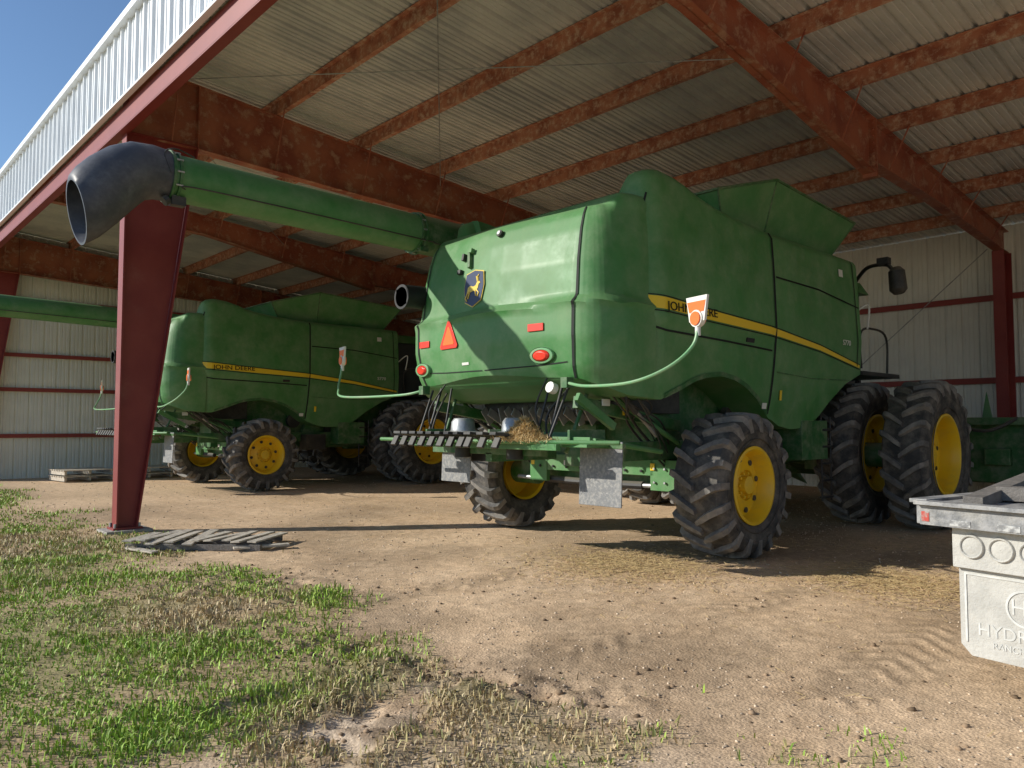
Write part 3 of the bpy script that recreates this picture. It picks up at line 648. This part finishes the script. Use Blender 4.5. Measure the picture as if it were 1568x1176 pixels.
    for k_ in range(6): mb.cyl((6.94,CY-1.26+.14*(k_%3),.76+.15*(k_//3)),(6.92,CY-1.26+.14*(k_%3),.76+.15*(k_//3)),.016,STEEL,n=6)
    mb.box((7.1,CY,1.15),(.6,.5,.5),GREEN2)
    mb.tube([(6.3,CY-.9,1.6),(6.3,CY+.9,1.6)],.16,BLK,20)
    for k_ in range(14): mb.box((6.12,CY-.9+.138*k_,1.5),(.22,.01,.10),STEEL,R=Matrix.Rotation(.5+.4*(k_%3),4,'Y'))
    parts.append(mb.obj('chassis_and_axles',off=CO,bevel=.006))
    mb=MB()
    mb.hose([(5.35,CY-1.80,1.235),(5.2,CY-1.45,1.235),(5.0,CY-.8,1.235),(4.93,CY,1.235),(4.9,CY+1.35,1.235)],.022,GREEN,8)
    mb.box((5.45,CY-.3,1.205),(.52,2.5,.03),GREEN); mb.box((5.25,CY-.65,1.25),(.04,1.8,.07),GREEN); mb.box((5.55,CY-.6,1.27),(.05,1.0,.10),GREEN,R=Matrix.Rotation(.4,4,'Y'))
    for sg in (-1.35,-.1,1.1): mb.box((5.45,CY+sg*.9-.1,1.28),(.5,.03,.14),GREEN2)
    mb.box((5.08,CY-.15,1.19),(.06,2.3,.06),GREEN)
    for y_,w_,k0 in ((CY+.38,1.15,8),(CY-.52,.42,3)):
        for k_ in range(k0):
            yy=y_-w_/2+w_*k_/(k0-1); mb.box((5.11,yy,1.285),(.62,w_/k0*.72,.03),BLK,R=Matrix.Rotation(.10,4,'Y')@Matrix.Rotation((k_-k0/2)*.06,4,'Z'))
        mb.box((5.2,y_,1.262),(.04,w_,.02),BLK); mb.box((4.98,y_,1.24),(.03,w_,.02),BLK)
        for k_ in range(k0): mb.box((4.83,y_-w_/2+w_*k_/(k0-1),1.225),(.03,w_/k0*.6,.11),BLK,R=Matrix.Rotation(.5,4,'Y'))
    for y_ in (CY+.50,CY-.35):
        mb.rev([(0,.16),(.10,.16),(.13,.12),(.14,.02),(.30,.0),(.30,-.02)],STEEL,Matrix.Translation((5.42,y_,1.31))@Matrix.Rotation(math.pi/2,4,'X'),24)
        for q in range(3): mb.box((5.42,y_,1.25),(.62,.05,.05),STEEL,R=Matrix.Rotation(q*1.05,4,'Z'))
        mb.cyl((5.42,y_,1.2),(5.42,y_,1.04),.09,BLK)
    mb.box((5.5,CY+.2,1.12),(.10,1.8,.08),GREEN2); mb.box((5.95,CY+.1,1.05),(1.0,.10,.10),GREEN2)
    mb.box((5.75,CY+.5,1.05),(.3,.4,.12),BLK)
    for sg in (-1,1):
        mb.tube([(5.5,CY+sg*1.0,1.12),(5.75,CY+sg*1.05,1.7)],.02,GREEN2); mb.tube([(5.35,CY+sg*.75,1.3),(5.5,CY+sg*.8,1.85)],.012,BLK)
        mb.tube([(5.2,CY+sg*1.05,1.24),(5.45,CY+sg*1.1,1.8)],.014,BLK);mb.hose([(5.3,CY+sg*.95,1.24),(5.35,CY+sg*.9,1.5),(5.6,CY+sg*1.0,1.8)],.012,BLK)
        mb.hose([(5.3,CY+sg*.9,1.26),(5.22,CY+sg*.86,1.55),(5.42,CY+sg*.82,1.86)],.010,BLK)
        mb.tube([(5.28,CY+sg*.98,1.25),(5.5,CY+sg*.98,1.86)],.016,BLK)
    y_=CY-1.44; mb.box((5.5,y_,.94),(.012,.52,.60),GREY,R=Matrix.Rotation(.04,4,'Y')); mb.box((5.52,y_,1.2),(.05,.54,.05),GREEN2)
    y_=CY+.72; mb.box((5.5,y_,.98),(.012,.52,.46),GREY,R=Matrix.Rotation(.04,4,'Y')); mb.box((5.52,y_,1.2),(.05,.54,.05),GREEN2)
    mb.cyl((5.32,CY-1.02,1.74),(5.25,CY-1.02,1.76),.055,WHT)
    mb.box((5.6,CY-1.3,1.52),(.6,.05,.08),GREEN,R=Matrix.Rotation(.5,4,'Y')); mb.tube([(5.4,CY-1.45,1.25),(6.5,CY-1.4,1.12)],.026,GREEN)
    parts.append(mb.obj('straw_spreader',off=CO,bevel=.004))
    n=4200; q1=rng.normal(0,.10,n); q2=rng.normal(0,.14,n); rr2=(q1/.12)**2+(q2/.17)**2
    xx=5.14+q1; yy=CY-.78+q2; zz=1.25+.22*np.exp(-rr2*.9)*rng.random(n)**.4
    o=straws('straw_residue',xx-CO[0],yy-CO[1],zz,.03+.06*rng.random(len(xx)),1.0); parts.append(o)
    # cab
    mb=MB()
    mb.box((11.75,CY,2.75),(1.5,1.7,1.5),GLASS,taper=.98); mb.box((11.75,CY,3.6),(1.9,1.95,.2),GREEN,taper=.9); mb.box((11.7,CY,1.85),(1.7,1.8,.35),GREEN2)
    for sx in (11.0,12.5):
        for sg in (-1,1): mb.box((sx,CY+sg*.85,2.75),(.07,.07,1.5),BLK)
    for sg in (-1,1):
        mb.hose([(12.2,CY+sg*.9,3.55),(11.7,CY+sg*1.35,3.74),(11.4,CY+sg*1.75,3.70),(11.3,CY+sg*1.88,3.60)],.03,BLK)
        mb.tube([(11.3,CY+sg*1.93,3.62),(11.3,CY+sg*1.94,3.56),(11.3,CY+sg*1.96,3.30),(11.3,CY+sg*1.97,3.24)],[.06,.11,.12,.07],BLK,14); mb.box((11.35,CY+sg*1.75,3.74),(.12,.16,.10),BLK)
        mb.hose([(11.1,CY+sg*1.5,2.2),(11.1,CY+sg*1.5,2.7),(11.5,CY+sg*1.5,2.8),(12,CY+sg*1.5,2.7),(12,CY+sg*1.5,2.1)],.018,BLK)
        mb.box((11.5,CY+sg*1.25,2.12),(1.3,.75,.06),BLK)
        mb.hose([(10.95,CY+sg*1.45,2.95),(11.1,CY+sg*1.62,3.1),(11.05,CY+sg*1.62,2.75)],.015,WHT)
    mb.cyl((11.7,CY,3.7),(11.7,CY,3.85),.07,ORG)
    mb.box((12.9,CY,1.15),(1.9,1.4,.7),GREEN2,R=Matrix.Rotation(.35,4,'Y'))
    parts.append(mb.obj('cab_and_feeder_house',off=CO,bevel=.02))
    mb=MB()
    mb.box((13.75,CY,.95),(.15,6.2,.9),GREEN2); mb.box((13.6,CY,1.45),(.25,6.2,.12),GREEN2)
    mb.cyl((14.15,CY-3,.7),(14.15,CY+3,.7),.24,GREEN2,n=20)
    for k_ in range(9):
        y_=CY-3.04+.76*k_
        zt_=1.25 if k_ not in (0,1,7,8) else 1.95
        vs=[(13.9,y_-.2,.75),(13.9,y_+.2,.75),(13.9,y_,zt_),(14.6,y_-.17,.45),(14.6,y_+.17,.45),(14.6,y_,.85),(15.5,y_,.15)]
        mb.add(vs,[(0,2,1),(0,3,5,2),(1,2,5,4),(3,6,5),(4,5,6),(0,1,4,3),(3,4,6)],GREEN)
    for sg in (-1,1): mb.poly([(13.4,.4),(13.45,1.5),(13.8,1.95),(14.4,1.3),(14.8,.4)],.05,GREEN,M=Matrix.Translation((0,CY+sg*3.15,0)))
    for k_ in range(6): mb.box((13.62,CY-2.9+1.1*k_,1.0),(.06,.08,.8),BLK); mb.box((13.6,CY-2.5+1.0*k_,.9),(.12,.35,.25),GREEN2)
    mb.hose([(13.5,CY-2.8,1.5),(13.3,CY-2.4,1.3),(13.4,CY-1.6,1.45),(13.3,CY-.8,1.2)],.03,BLK)
    parts.append(mb.obj('corn_header',off=CO,smooth=0,bevel=.01))
    return parts
parts=build_combine()
c1=empty('combine_harvester',CO)
for p in parts: p.parent=c1
c2=empty('combine_harvester',(CO[0]-.12,CO[1]+11.2,0)); c2.name='combine_harvester.001'
for p in parts:
    q=p.copy(); S.collection.objects.link(q); q.parent=c2
# ------------------------------------------------------------------ planks, pallets
mb=MB(); ju=random.uniform
for i in range(10):
    mb.box((-.72+.16*i+ju(-.02,.02),ju(-.06,.06),.085+ju(0,.02)),(.11,.85+ju(-.15,.1),.018),WOOD,R=Matrix.Rotation(ju(-.22,.12),4,'Z')@Matrix.Rotation(ju(-.04,.04),4,'X')@Matrix.Rotation(ju(-.08,.08),4,'Y'))
for y_ in (-.33,0,.33): mb.box((0,y_,.035),(1.55,.05,.065),WOODD)
mb.box((.75,-.25,.04),(.6,.10,.022),WOOD,R=Matrix.Rotation(.5,4,'Z')); mb.box((-.5,-.5,.03),(.5,.09,.02),WOOD,R=Matrix.Rotation(-.5,4,'Z'))
o=mb.obj('wooden_pallet_broken',bevel=.003); o.location=(3.50,9.05,.0); o.rotation_euler=(.02,0,-.80)
def pallet(loc,rz,nm):
    mb=MB()
    for l in range(2):
        for i in range(7): mb.box((0,-.5+.165*i,.13+.15*l),(1.2,.10,.02),WOOD)
        for x_ in (-.55,0,.55): mb.box((x_,0,.07+.15*l),(.05,1.05,.095),WOOD)
    o=mb.obj(nm); o.location=loc; o.rotation_euler=(0,0,rz)
pallet((5.2,21.6,.0),.1,'wooden_pallet'); pallet((6.7,21.7,0),-.05,'wooden_pallet.001'); pallet((8.1,21.8,0),.2,'wooden_pallet.002')
# ------------------------------------------------------------------ flatbed truck (tail only)
def wpt(a,d): return Vector((FW[0]*d+RT[0]*a*d,FW[1]*d+RT[1]*a*d,0))
tr=empty('flatbed_truck')
c0=wpt(.530,3.98)
az=math.radians(-33); fdir=Vector((FW[0]*math.cos(az)+RT[0]*math.sin(az),FW[1]*math.cos(az)+RT[1]*math.sin(az),0))
xr=-fdir; yr=Vector((-xr.y,xr.x,0))
if yr.dot(Vector((RT[0],RT[1],0)))<0: yr=-yr
M=Matrix((xr,yr,Vector((0,0,1)))).transposed().to_4x4(); M.translation=c0
tr.matrix_world=M
def TB(name,fn,bevel=.004):
    mb=MB(); fn(mb); o=mb.obj(name,bevel=bevel); o.parent=tr; return o
def f(mb):
    mb.box((1.05,1.3,1.0),(2.1,2.6,.012),DUSTB)
    mb.box((1.05,-.01,.945),(2.1,.05,.105),DUSTB); mb.box((1.05,-.03,1.005),(2.12,.09,.02),DUSTB)
    mb.box((-.01,1.3,.945),(.05,2.6,.105),DUSTB); mb.box((-.01,1.3,1.01),(.09,2.66,.02),DUSTB)
    mb.box((.03,-.0365,.935),(.04,.004,.05),FRED)
    for k_ in range(12): mb.box((.20+.22*k_,-.0365,.915),(.10,.004,.03),FWHT)
    mb.box((.16,.66,1.075),(.09,1.3,.06),WOODD,R=Matrix.Rotation(.12,4,'Z')@Matrix.Rotation(.09,4,'X')); mb.box((.75,.45,1.05),(1.1,.10,.07),WOODD,R=Matrix.Rotation(.25,4,'Z'))
    mb.box((.9,1.2,1.04),(1.5,.14,.05),WOODD)
TB('bed_deck',f)
def f(mb):
    mb.box((.97,.06,.79),(1.7,.04,.20),DUSTF)
    mb.box((.97,.05,.90),(1.74,.05,.03),DUSTF)
    for k_ in range(3):
        x_=.215+.135*k_
        mb.rev([(.046,-.004),(.050,-.014),(.056,-.014),(.060,0)],DUSTF,Matrix.Translation((x_,.039,.80)),32)
        mb.rev([(0.001,-.009),(.03,-.008),(.046,-.003)],DUSTF,Matrix.Translation((x_,.039,.80)),32)
TB('light_panel',f,.003)
def f(mb):
    mb.poly([(.13,.69),(.80,.69),(.80,.30),(.75,.26),(.18,.26),(.13,.31)],.02,DUSTF,M=Matrix.Translation((0,.09,0)))
    mb.poly([(.155,.665),(.775,.665),(.775,.655),(.155,.655)],.006,LOGO,M=Matrix.Translation((0,.078,0)))
    for x_ in (.16,.77): mb.box((x_,.078,.49),(.010,.006,.33),LOGO)
    T=Matrix.Translation((.43,.0785,.53))@Matrix.Rotation(math.pi/2,4,'X')
    mb.rev([(.078,.001),(.078,-.003),(.088,-.003),(.088,.001)],LOGO,Matrix.Translation((.43,.0785,.53)),40)
    text_mesh(mb,'HB',.105,LOGO,T,.002)
    text_mesh(mb,'HYDRABED',.085,LOGO,Matrix.Translation((.43,.0785,.395))@Matrix.Rotation(math.pi/2,4,'X'),.002)
    text_mesh(mb,'RANCH TESTED',.042,LOGO,Matrix.Translation((.43,.0785,.33))@Matrix.Rotation(math.pi/2,4,'X'),.002)
TB('mudflap',f,0)
def f(mb):
    mb.box((.75,1.5,.72),(.09,2.6,.18),BLK); mb.box((1.45,1.5,.72),(.09,2.6,.18),BLK)
    for x_ in (.42,1.78):
        T=Matrix.Translation((x_,1.0,.38))@Matrix.Rotation(math.pi/2,4,'Z')
        mb.rev([(.2,-.12),(.24,-.13),(.34,-.13),(.38,-.1),(.385,0),(.38,.1),(.34,.13),(.24,.13),(.2,.12)],TIRE,T,40); mb.rev([(.2,-.11),(.17,-.05),(.001,-.05)],STEEL,T,30); mb.rev([(.2,.11),(.17,.05),(.001,.05)],STEEL,T,30)
    mb.cyl((.3,1.0,.38),(1.8,1.0,.38),.06,BLK)
TB('frame_and_wheels',f)
# ------------------------------------------------------------------ light, sky, camera
EL=math.radians(26); SX,SY=.80,-.60
w=bpy.data.worlds.new('World'); S.world=w; w.use_nodes=True; nt=w.node_tree
sky=nt.nodes.new('ShaderNodeTexSky'); sky.sky_type='NISHITA'; sky.sun_disc=False; sky.sun_elevation=EL; sky.sun_rotation=math.radians(-53.1); sky.air_density=1.0; sky.dust_density=.2; sky.ozone_density=4.0
bg=nt.nodes['Background']; bg.inputs['Strength'].default_value=.14; nt.links.new(sky.outputs[0],bg.inputs['Color'])
sl=bpy.data.lights.new('sun','SUN'); sl.energy=5; sl.angle=math.radians(.5); sl.color=(1,.95,.85)
so=bpy.data.objects.new('sun',sl); S.collection.objects.link(so)
dv=Vector((SX*math.cos(EL),SY*math.cos(EL),-math.sin(EL))); so.rotation_euler=dv.to_track_quat('-Z','Y').to_euler(); so.location=(-10,10,12)
cd=bpy.data.cameras.new('camera'); cam=bpy.data.objects.new('camera',cd); S.collection.objects.link(cam)
cd.sensor_width=36; cd.lens=27.07; cam.location=(0,0,1.4); cam.rotation_euler=(math.radians(93.01),0,math.radians(-42.6)); cd.clip_end=2000; cd.clip_start=.05
S.camera=cam
S.view_settings.view_transform='Standard'; S.view_settings.look='None'; S.view_settings.exposure=0
